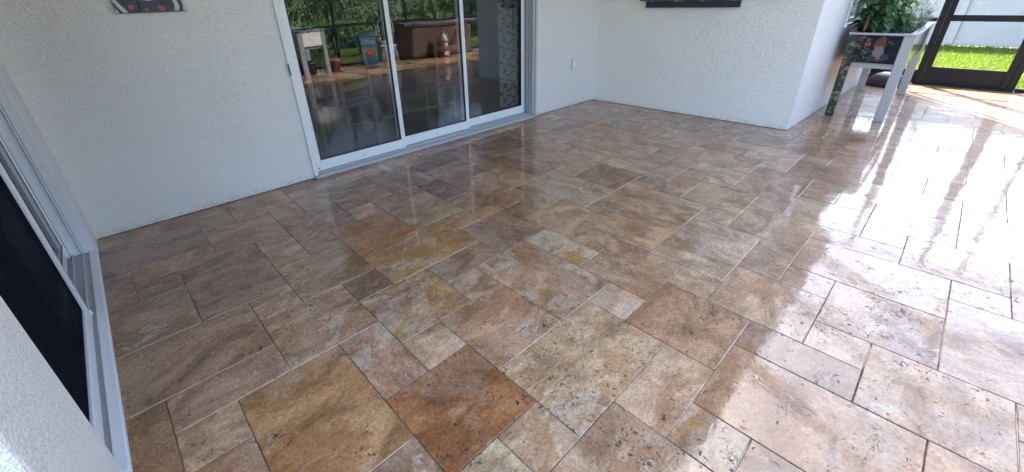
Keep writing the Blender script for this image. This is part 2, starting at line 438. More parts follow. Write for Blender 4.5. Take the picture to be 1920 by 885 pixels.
at = me.attributes.new('tpar', 'FLOAT_COLOR', 'FACE'); at.data.foreach_set('color', [v for c in fpar for v in c])
at = me.attributes.new('tdir', 'FLOAT', 'FACE'); at.data.foreach_set('value', fdir)
patio = bpy.data.objects.new('patio_floor', me); COL.objects.link(patio)
tag(patio, 'wet travertine paving in a mixed-size pattern', kind='structure')
# joint bed: pale sand in places, dark and wet elsewhere
mj, nt, b = mat('joint_sand'); p = pos(nt)
L(nt, mixc(nt, ramp(nt, noise_(nt, p, 3, 5, .7), .42, .62), (.04,.032,.026), (.30,.25,.20)), b.inputs['Base Color']); b.inputs['Roughness'].default_value = .8
bm = new(); box(bm, -1.2, X1*U-.12, Y0*U, 2.6, -.16, -.0055)
tag(mk('patio_base', bm, mj), 'sand bed showing in the paving joints', kind='structure')

bm = new()
for a, b_, x0, x1, y0, y1 in tiles:
    rr = random.Random(a*31 + b_*17 + 3)
    if rr.random() < .58 or y0 < -13: continue
    xa, xb = x0*U + rr.random()*.03, x1*U - rr.random()*.03
    n = max(2, int((xb-xa)/.02)); lo, hi = [], []
    ph = rr.random()*50; wdt = .0011 + rr.random()*.0011
    for i in range(n+1):
        x = xa + (xb-xa)*i/n; w_ = wdt*(.75 + .7*noise.noise(Vector((x*30, ph, 0)))) * min(1, 4*i/n+.2, 4*(n-i)/n+.2)
        lo.append(bm.verts.new((x, y0*U-w_, -.0016))); hi.append(bm.verts.new((x, y0*U+w_, -.0004)))
    for i in range(n): bm.faces.new((lo[i], lo[i+1], hi[i+1], hi[i]))
tag(mk('joint_filler', bm, plain('pale_joint_sand', (.56,.45,.34), .8, var=.3, scale=90)), 'pale sand filling the long paving joints', kind='structure')

# lawn sheet to the horizon
mg, nt, b = mat('lawn'); p = pos(nt)
c = mixc(nt, noise_(nt, p, 1.2, 5, .6), (.05,.09,.012), (.10,.15,.024))
c = mixc(nt, ramp(nt, noise_(nt, p, 40, 4, .7), .3, .7), c, (.045,.08,.012))
L(nt, c, b.inputs['Base Color']); b.inputs['Roughness'].default_value = .8
bp = N(nt, 'ShaderNodeBump'); bp.inputs['Strength'].default_value = .9; bp.inputs['Distance'].default_value = .04
L(nt, noise_(nt, p, 60, 4, .7), bp.inputs['Height']); L(nt, bp.outputs[0], b.inputs['Normal'])
bm = new()
S = 300; hx0, hx1, hy0, hy1 = -12, 8.42, -4.3, 12
for q in (((-S,-S),(S,-S),(S,hy0),(-S,hy0)), ((-S,hy1),(S,hy1),(S,S),(-S,S)), ((-S,hy0),(hx0,hy0),(hx0,hy1),(-S,hy1)), ((hx1,hy0),(S,hy0),(S,hy1),(hx1,hy1))):
    flat(bm, [(x, y, -.05) for x, y in q])
tag(mk('ground', bm, mg, normals=False), 'grassy ground around the house', kind='structure')
# plain concrete strip under the near side of the house and left of the patio
bm = new(); box(bm, -12, -1.2, -4.29, 12, -.16, -.01); box(bm, -1.2, 8.4, 2.6, 12, -.16, -.01)
tag(mk('slab', bm, plain('concrete_slab', (.34,.32,.29), .8, var=.15, scale=6, bump=.2)), 'concrete slab under the house', kind='structure')

# grass blades
mgb, nt, b = mat('grass_blades'); oi = nt.nodes.new('ShaderNodeNewGeometry')
c = mixc(nt, oi.outputs['Random Per Island'], (.07,.105,.012), (.15,.185,.028))
L(nt, c, b.inputs['Base Color']); b.inputs['Roughness'].default_value = .55
b.inputs['Transmission Weight'].default_value = 0.0
tl = nt.nodes.new('ShaderNodeBsdfTranslucent'); L(nt, mixc(nt, 1.0, c, (1.3,1.5,.8), 'MULTIPLY'), tl.inputs[0])
ms = nt.nodes.new('ShaderNodeMixShader'); ms.inputs[0].default_value = .45
L(nt, b.outputs[0], ms.inputs[1]); L(nt, tl.outputs[0], ms.inputs[2]); L(nt, ms.outputs[0], nt.nodes['Material Output'].inputs[0])
def blades(rects, name, label):
    V, F = [], []
    for x0, x1, y0, y1, n, hh in rects:
        for _ in range(n):
            x, y = random.uniform(x0, x1), random.uniform(y0, y1); a = random.uniform(0, math.pi); h = hh*random.uniform(.5, 1.25); w = .004*random.uniform(.8, 1.6)
            lx, ly = random.gauss(0, .35)*h, random.gauss(0, .35)*h; dx, dy = math.cos(a)*w, math.sin(a)*w
            i = len(V)
            V += [(x-dx, y-dy, -.05), (x+dx, y+dy, -.05), (x+dx*.7+lx*.4, y+dy*.7+ly*.4, -.05+h*.6), (x-dx*.7+lx*.4, y-dy*.7+ly*.4, -.05+h*.6), (x+lx, y+ly, -.05+h)]
            F += [(i, i+1, i+2, i+3), (i+3, i+2, i+4)]
    me = bpy.data.meshes.new(name); me.from_pydata(V, [], F); me.materials.append(mgb)
    o = bpy.data.objects.new(name, me); COL.objects.link(o); return tag(o, label, 'grass', kind='stuff')
blades([(8.44, 10.6, -3.2, .6, 26000, .07), (10.6, 14.5, -3.4, .8, 30000, .08)], 'grass', 'bright sunlit lawn grass beyond the screen door')
blades([(-1, 9, -7.3, -4.35, 30000, .09)], 'grass', 'lawn grass strip between the patio edge and the hedge')

# ------------------------------------------------------------------ house
house = thing('house', (0, 0, 0), 'white stucco house wrapping round the travertine patio', 'house')
LA, FA, BC = Vector((-.934, 2.234, 0)), Vector((4.459, 2.111, 0)), Vector((4.536, -.281, 0))
CE = Vector((8.28, -.372, 0))
def frame(a, b):      # local frame: x along a->b, y away from the patio (left of a->b)
    d = (b-a).normalized(); n = Vector((-d.y, d.x, 0))
    return Matrix(((d.x, n.x, 0, a.x), (d.y, n.y, 0, a.y), (0, 0, 1, 0), (0, 0, 0, 1))), (b-a).length
def wall(name, a, b, segs, m, label=None, th=.2):
    Mx, ln = frame(a, b); bm = new()
    for s0, s1, z0, z1 in segs: box(bm, s0 if s0 is not None else 0, s1 if s1 is not None else ln, 0, th, z0, z1)
    bm.transform(Mx); return mk(name, bm, m, house, label)
ZB = .006; ZT = 2.62
sL, sR = 1.440, 4.182            # door opening along the wall
SPL = 4.23
wall('wall', LA, FA, [(0, sL, ZB, ZT), (sL, sR, 2.09, ZT)], M_STUCCO, 'textured white stucco wall left of the sliding door')
wall('wall', LA, FA, [(sR, None, ZB, ZT)], M_STUCCO_S, 'smooth bright wall between sliding door and corner')
wall('wall', FA, BC, [(0, None, ZB, ZT)], M_STUCCO, 'textured white stucco wall facing the left wing')
# end wall C with a window
Mx, ln = frame(BC, CE)
w0, w1, wz0, wz1 = 1.12, 1.82, .985, 2.05
bm = new()
box(bm, 0, w0, 0, .2, ZB, ZT); box(bm, w1, ln, 0, .2, ZB, ZT); box(bm, w0, w1, 0, .2, ZB, wz0); box(bm, w0, w1, 0, .2, wz1, ZT)
bm.transform(Mx); mk('wall', bm, M_STUCCO_S, house, 'smooth white wall running out to the screen door')
bm = new(); box(bm, CE.x-.2, CE.x, CE.y+.2, 9, ZB, ZT); mk('wall', bm, M_STUCCO, house)
bm = new(); box(bm, w0-.05, w1+.05, -.03, -.002, wz0-.05, wz0-.004, .006); box(bm, w0, w0+.05, -.012, .05, wz0, wz1, .003); box(bm, w1-.05, w1, -.012, .05, wz0, wz1, .003)
box(bm, w0+.05, w1-.05, -.010, .05, wz0, wz0+.045, .003); box(bm, w0+.05, w1-.05, -.010, .05, wz1-.045, wz1, .003)
bm.transform(Mx); wf = mk('window', bm, M_VINYL, house, 'small window with dark glass above the planter')
bm = new(); box(bm, w0+.048, w1-.048, .02, .026, wz0+.043, wz1-.043); bm.transform(Mx); mk('pane', bm, M_GLASS2, wf)
# left wing: jamb return, opening, near stucco pier
XW = -.945
bm = new(); box(bm, XW-.22, XW+.010, 2.05, 2.30, .0015, ZT); mk('wall', bm, M_STUCCO_S, house, 'narrow white strip beside the left opening')
bm = new(); box(bm, XW-.22, XW-.004, -.32, .135, ZB, ZT, .012, seg=2); mk('wall', bm, M_STUCCO_F, house, 'near white stucco pier in the left foreground')
bm = new(); box(bm, XW-.22, XW, .135, 2.05, 2.12, ZT); mk('wall', bm, M_STUCCO, house)
bm = new(); box(bm, -8, XW-.22, -.32, -.12, ZB, ZT); mk('wall', bm, M_STUCCO, house)
# ceiling, fascia and roof over everything (overhang ends at y = -0.62)
bm = new(); box(bm, -8.4, 8.3, -.62, 9.4, ZT+.002, ZT+.03); mk('ceiling', bm, M_SOFFIT, house, 'white painted patio ceiling')
bm = new(); box(bm, -8.4, 8.3, -.66, -.622, ZT-.02, ZT+.15); mk('fascia', bm, M_VINYL, house)
bm = new()
pts = [(-8.4,-.70,ZT+.14),(8.3,-.70,ZT+.14),(8.3,9.4,ZT+.14),(-8.4,9.4,ZT+.14),(-4.5,4.3,ZT+1.6),(4.5,4.3,ZT+1.6)]
vv = [bm.verts.new(q) for q in pts]
for q in ((0,1,5,4),(1,2,5),(2,3,4,5),(3,0,4),(0,3,2,1)): bm.faces.new([vv[i] for i in q])
mk('roof', bm, M_ROOF, house)
# interior shell behind the glass door
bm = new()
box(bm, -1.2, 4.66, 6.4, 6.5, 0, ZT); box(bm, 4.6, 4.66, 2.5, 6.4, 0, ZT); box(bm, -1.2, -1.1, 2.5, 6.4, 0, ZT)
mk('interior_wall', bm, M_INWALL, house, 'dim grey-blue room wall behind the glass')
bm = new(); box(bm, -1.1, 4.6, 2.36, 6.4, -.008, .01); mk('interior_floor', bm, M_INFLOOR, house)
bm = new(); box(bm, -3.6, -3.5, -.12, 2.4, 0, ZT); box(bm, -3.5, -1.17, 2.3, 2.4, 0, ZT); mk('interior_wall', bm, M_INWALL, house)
# caulk line at the foot of the walls
for a, b_, s0, s1 in ((LA, FA, 0, sL), (LA, FA, sR+.02, None), (FA, BC, 0, None), (BC, CE, 0, None)):
    Mx, ln = frame(a, b_); bm = new(); box(bm, s0, s1 or ln, .004, .03, .0005, ZB-.0005); bm.transform(Mx); mk('wall_base_joint', bm, M_CAULK, house)

# ---- sliding door in wall A : tracks, jambs, three panels
Mx, ln = frame(LA, FA)
bm = new()
box(bm, sL-.005, sR+.02, -.045, .17, .002, .022, .004)                     # sill plate
for y in (-.045, .012, .062, .112, .158): box(bm, sL+.03, sR-.03, y, y+.010, .0225, .040 if y > -.04 else .034, .002)
bm.transform(Mx); sill = mk('door_sill', bm, M_TRACK, house, 'white aluminium door sill with tracks')
bm = new()
for s in (.36, 1.02, 1.75, 2.35): lathe(bm, [(.010, 0), (.010, .003), (.004, .006)], (sL+s, -.018, .0225), 10)
bm.transform(Mx); mks('screw', bm, M_SCREW, sill)
bm = new()
box(bm, sL-.004, sL+.028, -.020, .17, .0225, 2.07, .003)
box(bm, sL+.028, sL+.040, -.006, .012, .0405, 2.07, .002)
bm.transform(Mx); mk('door_jamb', bm, M_VINYL, house)
bm = new()
box(bm, sR-.002, sR+.024, -.020, -.0005, .0225, 2.07, .003)
box(bm, sR-.010, sR+.0, .0, .17, .0225, 2.07)
for i, y in enumerate((.000, .044, .094, .142)): box(bm, sR-.034, sR-.0102, y, y+.007, .041, 2.07, .002)
bm.transform(Mx)
jr = mk('door_jamb', bm, M_TRACK, house, 'ribbed right jamb with three open tracks')
bm = new(); box(bm, sL-.004, sR+.022, -.020, .17, 2.071, 2.088, .003); bm.transform(Mx); mk('door_head', bm, M_VINYL, house)
def door_panel(s0, s1, y, handle=False):
    bm = new(); t = .034; st = .042
    box(bm, s0, s0+st, y, y+t, .045, 2.06, .003); box(bm, s1-st, s1, y, y+t, .045, 2.06, .003)
    box(bm, s0+st+.0003, s1-st-.0003, y+.002, y+t-.002, .045, .135, .003); box(bm, s0+st+.0003, s1-st-.0003, y+.002, y+t-.002, 1.99, 2.06, .003)
    box(bm, s1-st*.5, s1-st*.5+.006, y-.004, y-.0005, .05, 2.05)
    bm.transform(Mx); p = mk('door_panel', bm, M_VINYL, house)
    bm = new()
    for q in ((s0+st, s0+st+.008, .135, 1.99), (s1-st-.008, s1-st, .135, 1.99)): box(bm, q[0]+.0003, q[1]-.0003, y+.006, y+t-.006, q[2], q[3])
    box(bm, s0+st+.009, s1-st-.009, y+.006, y+t-.006, .1355, .145)
    bm.transform(Mx); mks('glazing_seal', bm, M_RUB, p)
    bm = new(); box(bm, s0+st+.006, s1-st-.006, y+.014, y+.018, .14, 1.992); bm.transform(Mx); mk('glass', bm, M_GLASS, p)
    bm = new()
    box(bm, s0+.010, s0+.020, y-.003, y-.0008, .066, .078); box(bm, (s0+s1)/2-.004, (s0+s1)/2+.004, y-.0005, y+.0015, .075, .087)
    bm.transform(Mx); mks('weep_slot', bm, M_RUB, p)
    if handle:
        bm = new(); box(bm, s1-st-.075, s1-st-.052, y+t+.02, y+t+.05, 1.0, 1.28, .006); bm.transform(Mx); mk('handle', bm, M_RUB, p)
    return p
door_panel(sL+.042, sL+.925, .016)
door_panel(sL+.880, sL+1.775, .066)
door_panel(sL+1.728, sR-.060, .114, True)
# left jamb latch slot
bm = new(); box(bm, sL-.016+.006, sL+.002, -.0225, -.0205, .86, .95); bm.transform(Mx); mk('latch', bm, M_SCREW, house)
# wall outlet cover
oc = thing('outlet_cover', Mx @ Vector((4.905, 0, .54)), 'small white weatherproof outlet cover on the bright wall', 'outlet', rz=math.atan2((FA-LA).y, (FA-LA).x))
bm = new(); box(bm, -.036, .036, -.012, 0, -.062, .062, .004); mk('back_plate', bm, M_TRACK, oc)
bm = new(); box(bm, -.030, .030, -.026, -.0125, -.052, .052, .006, seg=2); mk('lid', bm, M_VINYL, oc)

# ---- left wing slider (frame seen from the side)
bm = new(); box(bm, -.976, XW+.010, .1355, 2.0495, .0015, .027, .006, seg=2); mk('curb', bm, M_VINYL, house, 'white painted curb along the left opening')
bm = new()
box(bm, XW-.14, -.9765, .15, 2.049, .0015, .016, .002)
for x in (-1.002, -1.046, -1.084): box(bm, x-.004, x+.004, .16, 2.025, .0165, .034, .002)
mk('door_sill', bm, M_TRACK, house, 'white sill of the left sliding opening')
bm = new()
box(bm, XW-.052, XW-.004, 2.028, 2.049, .0185, 2.11, .002); box(bm, XW-.062, XW-.054, 2.018, 2.049, .0185, 2.11, .001)
box(bm, XW-.112, XW-.064, 2.028, 2.049, .0185, 2.11, .002); box(bm, XW-.16, XW-.114, 2.018, 2.049, .0185, 2.11, .002)
lathe(bm, [(.006, 0), (.006, .004)], (XW-.03, 2.03, .0185), 8)
mk('door_jamb', bm, M_VINYL, house, 'pale blue-white jamb of the left opening')
def side_panel(name, x, y0, y1, t, st, gm, gname, fm=M_VINYL, z0=.038):
    bm = new()
    box(bm, x, x+t, y0, y0+st, z0, 2.10, .003); box(bm, x, x+t, y1-st, y1, z0, 2.10, .003)
    box(bm, x+.001, x+t-.001, y0+st+.0003, y1-st-.0003, z0, z0+.075, .003); box(bm, x+.001, x+t-.001, y0+st+.0003, y1-st-.0003, 2.04, 2.10, .003)
    p = mk('door_panel', bm, fm, house)
    bm = new(); box(bm, x+t*.5-.001, x+t*.5+.001, y0+st-.004, y1-st+.004, z0+.07, 2.045); mk(gname, bm, gm, p)
    return p
pg = side_panel('door_panel', -1.098, 1.10, 2.018, .030, .030, M_GLASS2, 'glass')
bm = new(); box(bm, -1.066, -1.063, 1.135, 2.012, .112, .118); box(bm, -1.066, -1.063, 1.98, 1.986, .118, 2.04); mks('glazing_seal', bm, M_RUB, pg)
ps = side_panel('door_panel', -1.014, .16, 1.205, .026, .042, M_MESHD, 'mesh', z0=.030)
ps['label'] = 'white framed sliding screen with black mesh'
bm = new(); box(bm, -1.010, -.983, 1.2055, 1.222, .032, .06, .004); mk('roller_guide', bm, M_VINYL, ps)
bm = new(); box(bm, -1.17, -1.13, .14, 1.10, .04, 2.1); mk('door_panel', bm, M_RUB, house, 'black sheet standing in for the dark room behind the left screen')  # black sheet: darkness of the room behind put in as colour

# ------------------------------------------------------------------ wall hangings
ang = math.atan2((FA-LA).y, (FA-LA).x)
art = thing('wall_art', Mx @ Vector((.552, -.001, 1.335)), 'dark painted plank art with red dots and white stripes, left of the door', 'wall art', rz=ang)
bm = new()
w = .355
for i in range(3): box(bm, w*i/3+.0012, w*(i+1)/3-.0012, -.022, -.002, 0, .42, .002)
mp, nt, b = mat('painted_planks'); p = nt.nodes.new('ShaderNodeTexCoord').outputs['Object']
L(nt, mixc(nt, ramp(nt, noise_(nt, p, 9, 4, .6), .35, .65), (.060,.055,.050), (.035,.045,.065)), b.inputs['Base Color']); b.inputs['Roughness'].default_value = .5
mk('planks', bm, mp, art)
m_wh = plain('white_paint_marks', (.55,.56,.60), .5); m_rd = plain('red_paint_marks', (.42,.07,.06), .5); m_nv = plain('navy_paint_marks', (.03,.035,.07), .5)
bm = new(); y = -.0226
def strip(pts, mi, yy=-.0226): flat(bm, [(q[0], yy, q[1]) for q in pts], mi)
def disc(cx, cz, r, mi, yy=-.0228, n=18, sz=1.0): flat(bm, [(cx+r*math.cos(2*math.pi*k/n), yy, cz+r*sz*math.sin(2*math.pi*k/n)) for k in range(n)], mi)
strip([(.034,.002),(.058,.002),(.002,.10),(.002,.062)], 0); strip([(.002,.002),(.016,.002),(.002,.03)], 0)
strip([(.290,.004),(.312,.004),(.322,.03),(.312,.085),(.290,.085),(.298,.04)], 0); strip([(.336,.004),(.353,.004),(.353,.10),(.338,.08),(.342,.03)], 0)
strip([(.312,.0045),(.336,.0045),(.342,.03),(.338,.08),(.3125,.085),(.3225,.03)], 2, -.0224)
disc(.080, .030, .014, 1); disc(.226, .022, .017, 1); disc(.058, .058, .014, 2); disc(.262, .042, .014, 2); disc(.045, .09, .012, 1); disc(.25, .085, .014, 1); disc(.15, .003+.012, .010, 1)
for k in range(16):
    a0, a1_ = 2*math.pi*k/16, 2*math.pi*(k+1)/16
    flat(bm, [(.175+r_*math.cos(t), -.0229, .13+r_*math.sin(t)) for r_, t in ((.062,a0),(.068,a0),(.068,a1_),(.062,a1_))], 0)
mk('painted_marks', bm, [m_wh, m_rd, m_nv], art, normals=False)

MxB, lnB = frame(FA, BC)
wh = thing('wall_hanging', MxB @ Vector((.66, -.001, 1.185)), 'dark navy framed panel with a patterned fabric edge on the far wall', 'wall hanging', rz=math.atan2((BC-FA).y, (BC-FA).x))
bm = new(); box(bm, 0, 1.03, -.045, -.002, 0, .75, .003); mk('frame', bm, plain('navy_panel', (.022,.026,.05), .5), wh)
mfb, nt, b = mat('floral_fabric'); p = nt.nodes.new('ShaderNodeTexCoord').outputs['Object']
vo = N(nt, 'ShaderNodeTexVoronoi'); vo.inputs['Scale'].default_value = 16; L(nt, p, vo.inputs['Vector'])
c = mixc(nt, ramp(nt, vo.outputs['Distance'], .25, .5), (.42,.36,.26), (.10,.10,.12))
c = mixc(nt, ramp(nt, noise_(nt, p, 22, 3, .6), .52, .58), c, (.22,.14,.08))
L(nt, c, b.inputs['Base Color']); b.inputs['Roughness'].default_value = .9
bm = new(); nn = 60
rows = []
for k in range(nn+1):
    s = -.07 + 1.155*k/nn; yo = -.062 - .010*math.sin(k*1.05) - .004*math.sin(k*2.3)
    zb = .066 + .006*math.sin(k*.42+1)
    rows.append([bm.verts.new((s, yo + d, z)) for z in (zb, .3, .72) for d in (0, .004)])
for A, B in zip(rows, rows[1:]):
    for i, j in ((0, 2), (2, 4), (3, 1), (5, 3), (1, 0), (4, 5)):
        f = bm.faces.new((A[i], B[i], B[j], A[j])); f.smooth = True
mk('fabric', bm, mfb, wh)

# ------------------------------------------------------------------ elevated planters
m_soil = plain('planter_soil', (.03,.022,.016), .95, var=.5, scale=60, bump=.6)
m_pframe = plain('planter_white_frame', (.36,.365,.37), .22, var=.04, coat=.6)
m_pwhite = plain('bright_white_board', (.85,.85,.84), .4, var=.03)
m_panel, nt, b = mat('glossy_side_panel'); p = nt.nodes.new('ShaderNodeTexCoord').outputs['Object']
L(nt, mixc(nt, noise_(nt, p, 3, 3), (.42,.45,.44), (.52,.54,.52)), b.inputs['Base Color']); b.inputs['Metallic'].default_value = .85; b.inputs['Roughness'].default_value = .10
m_floral, nt, b = mat('floral_wrap'); p = nt.nodes.new('ShaderNodeTexCoord').outputs['Object']
vo = N(nt, 'ShaderNodeTexVoronoi'); vo.inputs['Scale'].default_value = 34; L(nt, p, vo.inputs['Vector'])
cr = nt.nodes.new('ShaderNodeValToRGB'); cr.color_ramp.interpolation = 'CONSTANT'
sc_ = nt.nodes.new('ShaderNodeSeparateColor'); L(nt, vo.outputs['Color'], sc_.inputs[0]); L(nt, sc_.outputs[0], cr.inputs[0])
es = cr.color_ramp.elements; es[0].color = (.012,.018,.016,1); es[1].position = .45; es[1].color = (.03,.06,.02,1)
for pz, cc in ((.62, (.12,.15,.06,1)), (.76, (.01,.015,.03,1)), (.86, (.20,.05,.02,1)), (.94, (.17,.18,.11,1))):
    e = es.new(pz); e.color = cc
L(nt, cr.outputs[0], b.inputs['Base Color']); b.inputs['Roughness'].default_value = .35
m_pic, nt, b = mat('dark_picture_ground'); p = nt.nodes.new('ShaderNodeTexCoord').outputs['Object']
L(nt, mixc(nt, ramp(nt, noise_(nt, p, 12, 4, .6), .4, .65), (.003,.005,.012), (.006,.014,.011)), b.inputs['Base Color']); b.inputs['Roughness'].default_value = .4; b.inputs['Specular IOR Level'].default_value = .2
def planter(loc, rz, ln_, label, picture):
    t = thing('raised_planter', loc, label, 'planter', None, rz)
    w_, h, ph = .53, .90, .30                     # local: x = length, y 0..-w
    for i, (x, y) in enumerate(((0, 0), (0, -w_+.09), (ln_-.07, 0), (ln_-.07, -w_+.09))):
        bm = new(); dy = 0
        box(bm, x+.001, x+.07, y-(.08 if y == 0 else .09), y, 0, h-.022, .004)
        lg = mk('leg', bm, m_floral if (picture and i == 0) else m_pframe, t, 'leg wrapped in a flowery print' if (picture and i == 0) else None)
        if i != 0 or not picture: pass
    bm = new()
    for yy in (-.028, -w_+.04): box(bm, .0715, ln_-.0715, yy-.012, yy+.012, h-ph-.05, h-ph, .003)
    for xx in (.03, ln_-.06): box(bm, xx, xx+.024, -w_+.0915, -.0815, h-ph-.055, h-ph, .003)
    mks('lower_rail', bm, m_pframe, t)
    bm = new()
    box(bm, .006, .024, -w_+.0915, -.0815, h-ph+.001, h-.023)
    bx = mk('front_panel', bm, m_pic if picture else m_pwhite, t, 'dark glossy panel printed with a bearded gnome and flowers' if picture else None)
    if picture:
        mats = [plain('print_red', (.09,.015,.014), .4), plain('print_beard', (.16,.13,.11), .5), plain('print_skin', (.17,.08,.05), .5), plain('print_blue', (.007,.014,.038), .5),
                plain('print_orange', (.24,.06,.015), .5), plain('print_green', (.015,.035,.015), .5), plain('print_maroon', (.07,.012,.012), .5), plain('print_magenta', (.17,.02,.05), .5), plain('print_lime', (.09,.12,.035), .5)]
        bm = new()
        def P(pts, mi, d=.0050): flat(bm, [(d, y_, z_) for y_, z_ in pts], mi)
        def D(cy_, cz_, ry, rz_, mi, d=.0045, n=16): flat(bm, [(d, cy_+ry*math.cos(2*math.pi*k/n), cz_+rz_*math.sin(2*math.pi*k/n)) for k in range(n)], mi)
        g = -.275
        D(g-.02, .665, .085, .045, 3, .0054)                                            # coat
        P([(g-.055,.775),(g+.055,.775),(g+.035,.83),(g+.0,.868),(g-.03,.862)], 0, .0044)    # hat
        for k in range(3): P([(g-.05+.006*k,.785+.024*k),(g+.05-.006*k,.785+.024*k),(g+.048-.006*k,.792+.024*k),(g-.048+.006*k,.792+.024*k)], 6, .0040)
        D(g, .762, .043, .022, 2, .0046); D(g, .757, .012, .010, 4, .0036)                # face, nose
        D(g-.004, .715, .046, .052, 1, .0040)                                           # beard
        D(g+.10, .725, .022, .012, 3, .0046); D(g+.125, .720, .012, .010, 2, .0044)       # arm and hand
        D(g-.02, .650, .020, .018, 2, .0036)
        rr = random.Random(3)
        def flower(cy_, cz_, r, mi, ci=4, d=.0038):
            for k in range(7):
                a = 2*math.pi*k/7; D(cy_+r*.62*math.cos(a), cz_+r*.62*math.sin(a), r*.36, r*.36, mi, d-.0001*k, 8)
            D(cy_, cz_, r*.28, r*.28, ci, d-.001, 8)
        for k in range(46): D(-.075-rr.random()*.10-abs(rr.gauss(0,.03)), .61+rr.random()*.25, .006+rr.random()*.012, .004+rr.random()*.008, 5 if rr.random() < .75 else 8, .0052-.0001*(k % 8), 6)
        flower(-.175, .790, .026, 4, 0); flower(-.098, .838, .024, 0, 7); flower(-.128, .855, .018, 7, 0); flower(-.112, .795, .016, 3, 3); flower(-.082, .780, .018, 4, 0)
        flower(-.37, .80, .016, 6, 6, .0042); flower(-.345, .815, .014, 0, 6, .0042); flower(-.10, .66, .018, 6, 3); flower(-.15, .69, .018, 3, 3)
        mk('printed_picture', bm, mats, bx, normals=False)
    bm = new(); box(bm, ln_-.024, ln_-.006, -w_+.0915, -.0815, h-ph+.001, h-.023); mk('end_panel', bm, m_pframe if picture else m_pwhite, t)
    bm = new(); box(bm, .0715, ln_-.0715, -w_+.006, -w_+.018, h-ph+.001, h-.023); box(bm, .0715, ln_-.0715, -.018, -.006, h-ph+.001, h-.023)
    mks('side_panel', bm, m_panel, t, 'mirror-bright long side panels')
    bm = new(); box(bm, .024, ln_-.024, -w_+.02, -.02, h-ph+.002, h-.06); mk('soil', bm, m_soil, t)
    bm = new()
    for q in ((-.012, ln_+.012, -w_-.012, -w_+.055), (-.012, ln_+.012, -.055, .012)): box(bm, *q, h-.0215, h, .004)
    for q in ((-.012, .05), (ln_-.05, ln_+.012)): box(bm, *q, -w_+.0555, -.0555, h-.0215, h, .004)
    mks('top_rim', bm, m_pframe, t)
    return t
planter((5.5, -.41, 0), 0, 1.86, 'long raised planter with a gnome picture against the wall', True)
planter((2.685, -2.86, 0), -math.pi/2, 1.20, 'plain white raised planter on the sunny far side, seen in the door glass', False)
# white lever handle lying on rim
# ------------------------------------------------------------------ plants
def leafmat(name, c1, c2, tr=.35, rough=.4):
    m, nt, b = mat(name); g = nt.nodes.new('ShaderNodeNewGeometry')
    c = mixc(nt, g.outputs['Random Per Island'], c1, c2); L(nt, c, b.inputs['Base Color']); b.inputs['Roughness'].default_value = rough
    tl = nt.nodes.new('ShaderNodeBsdfTranslucent'); L(nt, mixc(nt, 1.0, c, (1.5,1.8,.7), 'MULTIPLY'), tl.inputs[0])
    ms = nt.nodes.new('ShaderNodeMixShader'); ms.inputs[0].default_value = tr
    L(nt, b.outputs[0], ms.inputs[1]); L(nt, tl.outputs[0], ms.inputs[2]); L(nt, ms.outputs[0], nt.nodes['Material Output'].inputs[0]); return m
M_LEAF = leafmat('broad_leaf', (.05,.11,.05), (.10,.19,.08), .45)
M_FEATH = leafmat('feathery_leaf', (.06,.12,.06), (.12,.19,.10), .45)
M_HEDGE = leafmat('hedge_leaf', (.018,.045,.010), (.060,.11,.022), .3)
M_PALM = leafmat('palm_leaf', (.05,.11,.02), (.12,.20,.04), .35)
M_BARK = plain('bark', (.09,.07,.05), .9, var=.4, scale=30, bump=.8)
def leaf(V, F, c, d, n_, ln_, w_, droop=.3):
    d = d.normalized(); s = d.cross(n_)
    if s.length < 1e-3: s = d.cross(Vector((1, 0, 0)))
    s.normalize(); up = s.cross(d); i = len(V)
    for t, ww in ((0, .06), (.3, .42), (.6, .46), (.85, .22)):
        q = c + d*ln_*t - Vector((0, 0, 1))*droop*ln_*t*t
        V.append(q - s*w_*ww + up*w_*.12); V.append(q); V.append(q + s*w_*ww + up*w_*.12)
    V.append(c + d*ln_ - Vector((0, 0, 1))*droop*ln_)
    for k in range(3):
        a = i+3*k; F.append((a, a+1, a+4, a+3)); F.append((a+1, a+2, a+5, a+4))
    F.append((i+9, i+10, i+12)); F.append((i+10, i+11, i+12))
def mesh_obj(name, V, F, m, parent=None):
    me = bpy.data.meshes.new(name); me.from_pydata([tuple(v) for v in V], [], F); me.materials.append(m)
    o = bpy.data.objects.new(name, me); COL.objects.link(o)
    if parent: o.parent = parent
    return o
# bushy broad-leaved herb
rnd = random.Random(11)
def rv(): return Vector((rnd.gauss(0,1), rnd.gauss(0,1), rnd.gauss(0,1))).normalized()
herb = thing('leafy_plant', (6.05, -.58, .86), 'bushy broad-leaved green plant at the near end of the planter', 'plant')
V, F = [], []
bmS = new()
for s in range(12):
    x, y = rnd.uniform(-.42, .45), rnd.uniform(-.12, .10); hgt = rnd.uniform(.42, .75); lx, ly = rnd.gauss(0, .09), rnd.gauss(0, .06)
    pts = [Vector((x+lx*t, y+ly*t, hgt*t)) for t in (0, .35, .7, 1)]; tube(bmS, pts, .006, 5, r2=.003)
    for k in range(46):
        t = rnd.uniform(.04, 1.0); c = Vector((x+lx*t, y+ly*t, hgt*t)); a = rnd.uniform(0, 2*math.pi)
        leaf(V, F, c, Vector((math.cos(a), math.sin(a), rnd.uniform(-.1, .5))), Vector((0,0,1)), rnd.uniform(.09, .17), rnd.uniform(.05, .09), rnd.uniform(.2, .9))
mesh_obj('leaves', V, F, M_LEAF, herb); mk('stems', bmS, M_LEAF, herb)
dill = thing('feathery_plant', (6.75, -.72, .86), 'wispy feathery grey-green herb at the far end of the planter', 'plant')
V, F = [], []
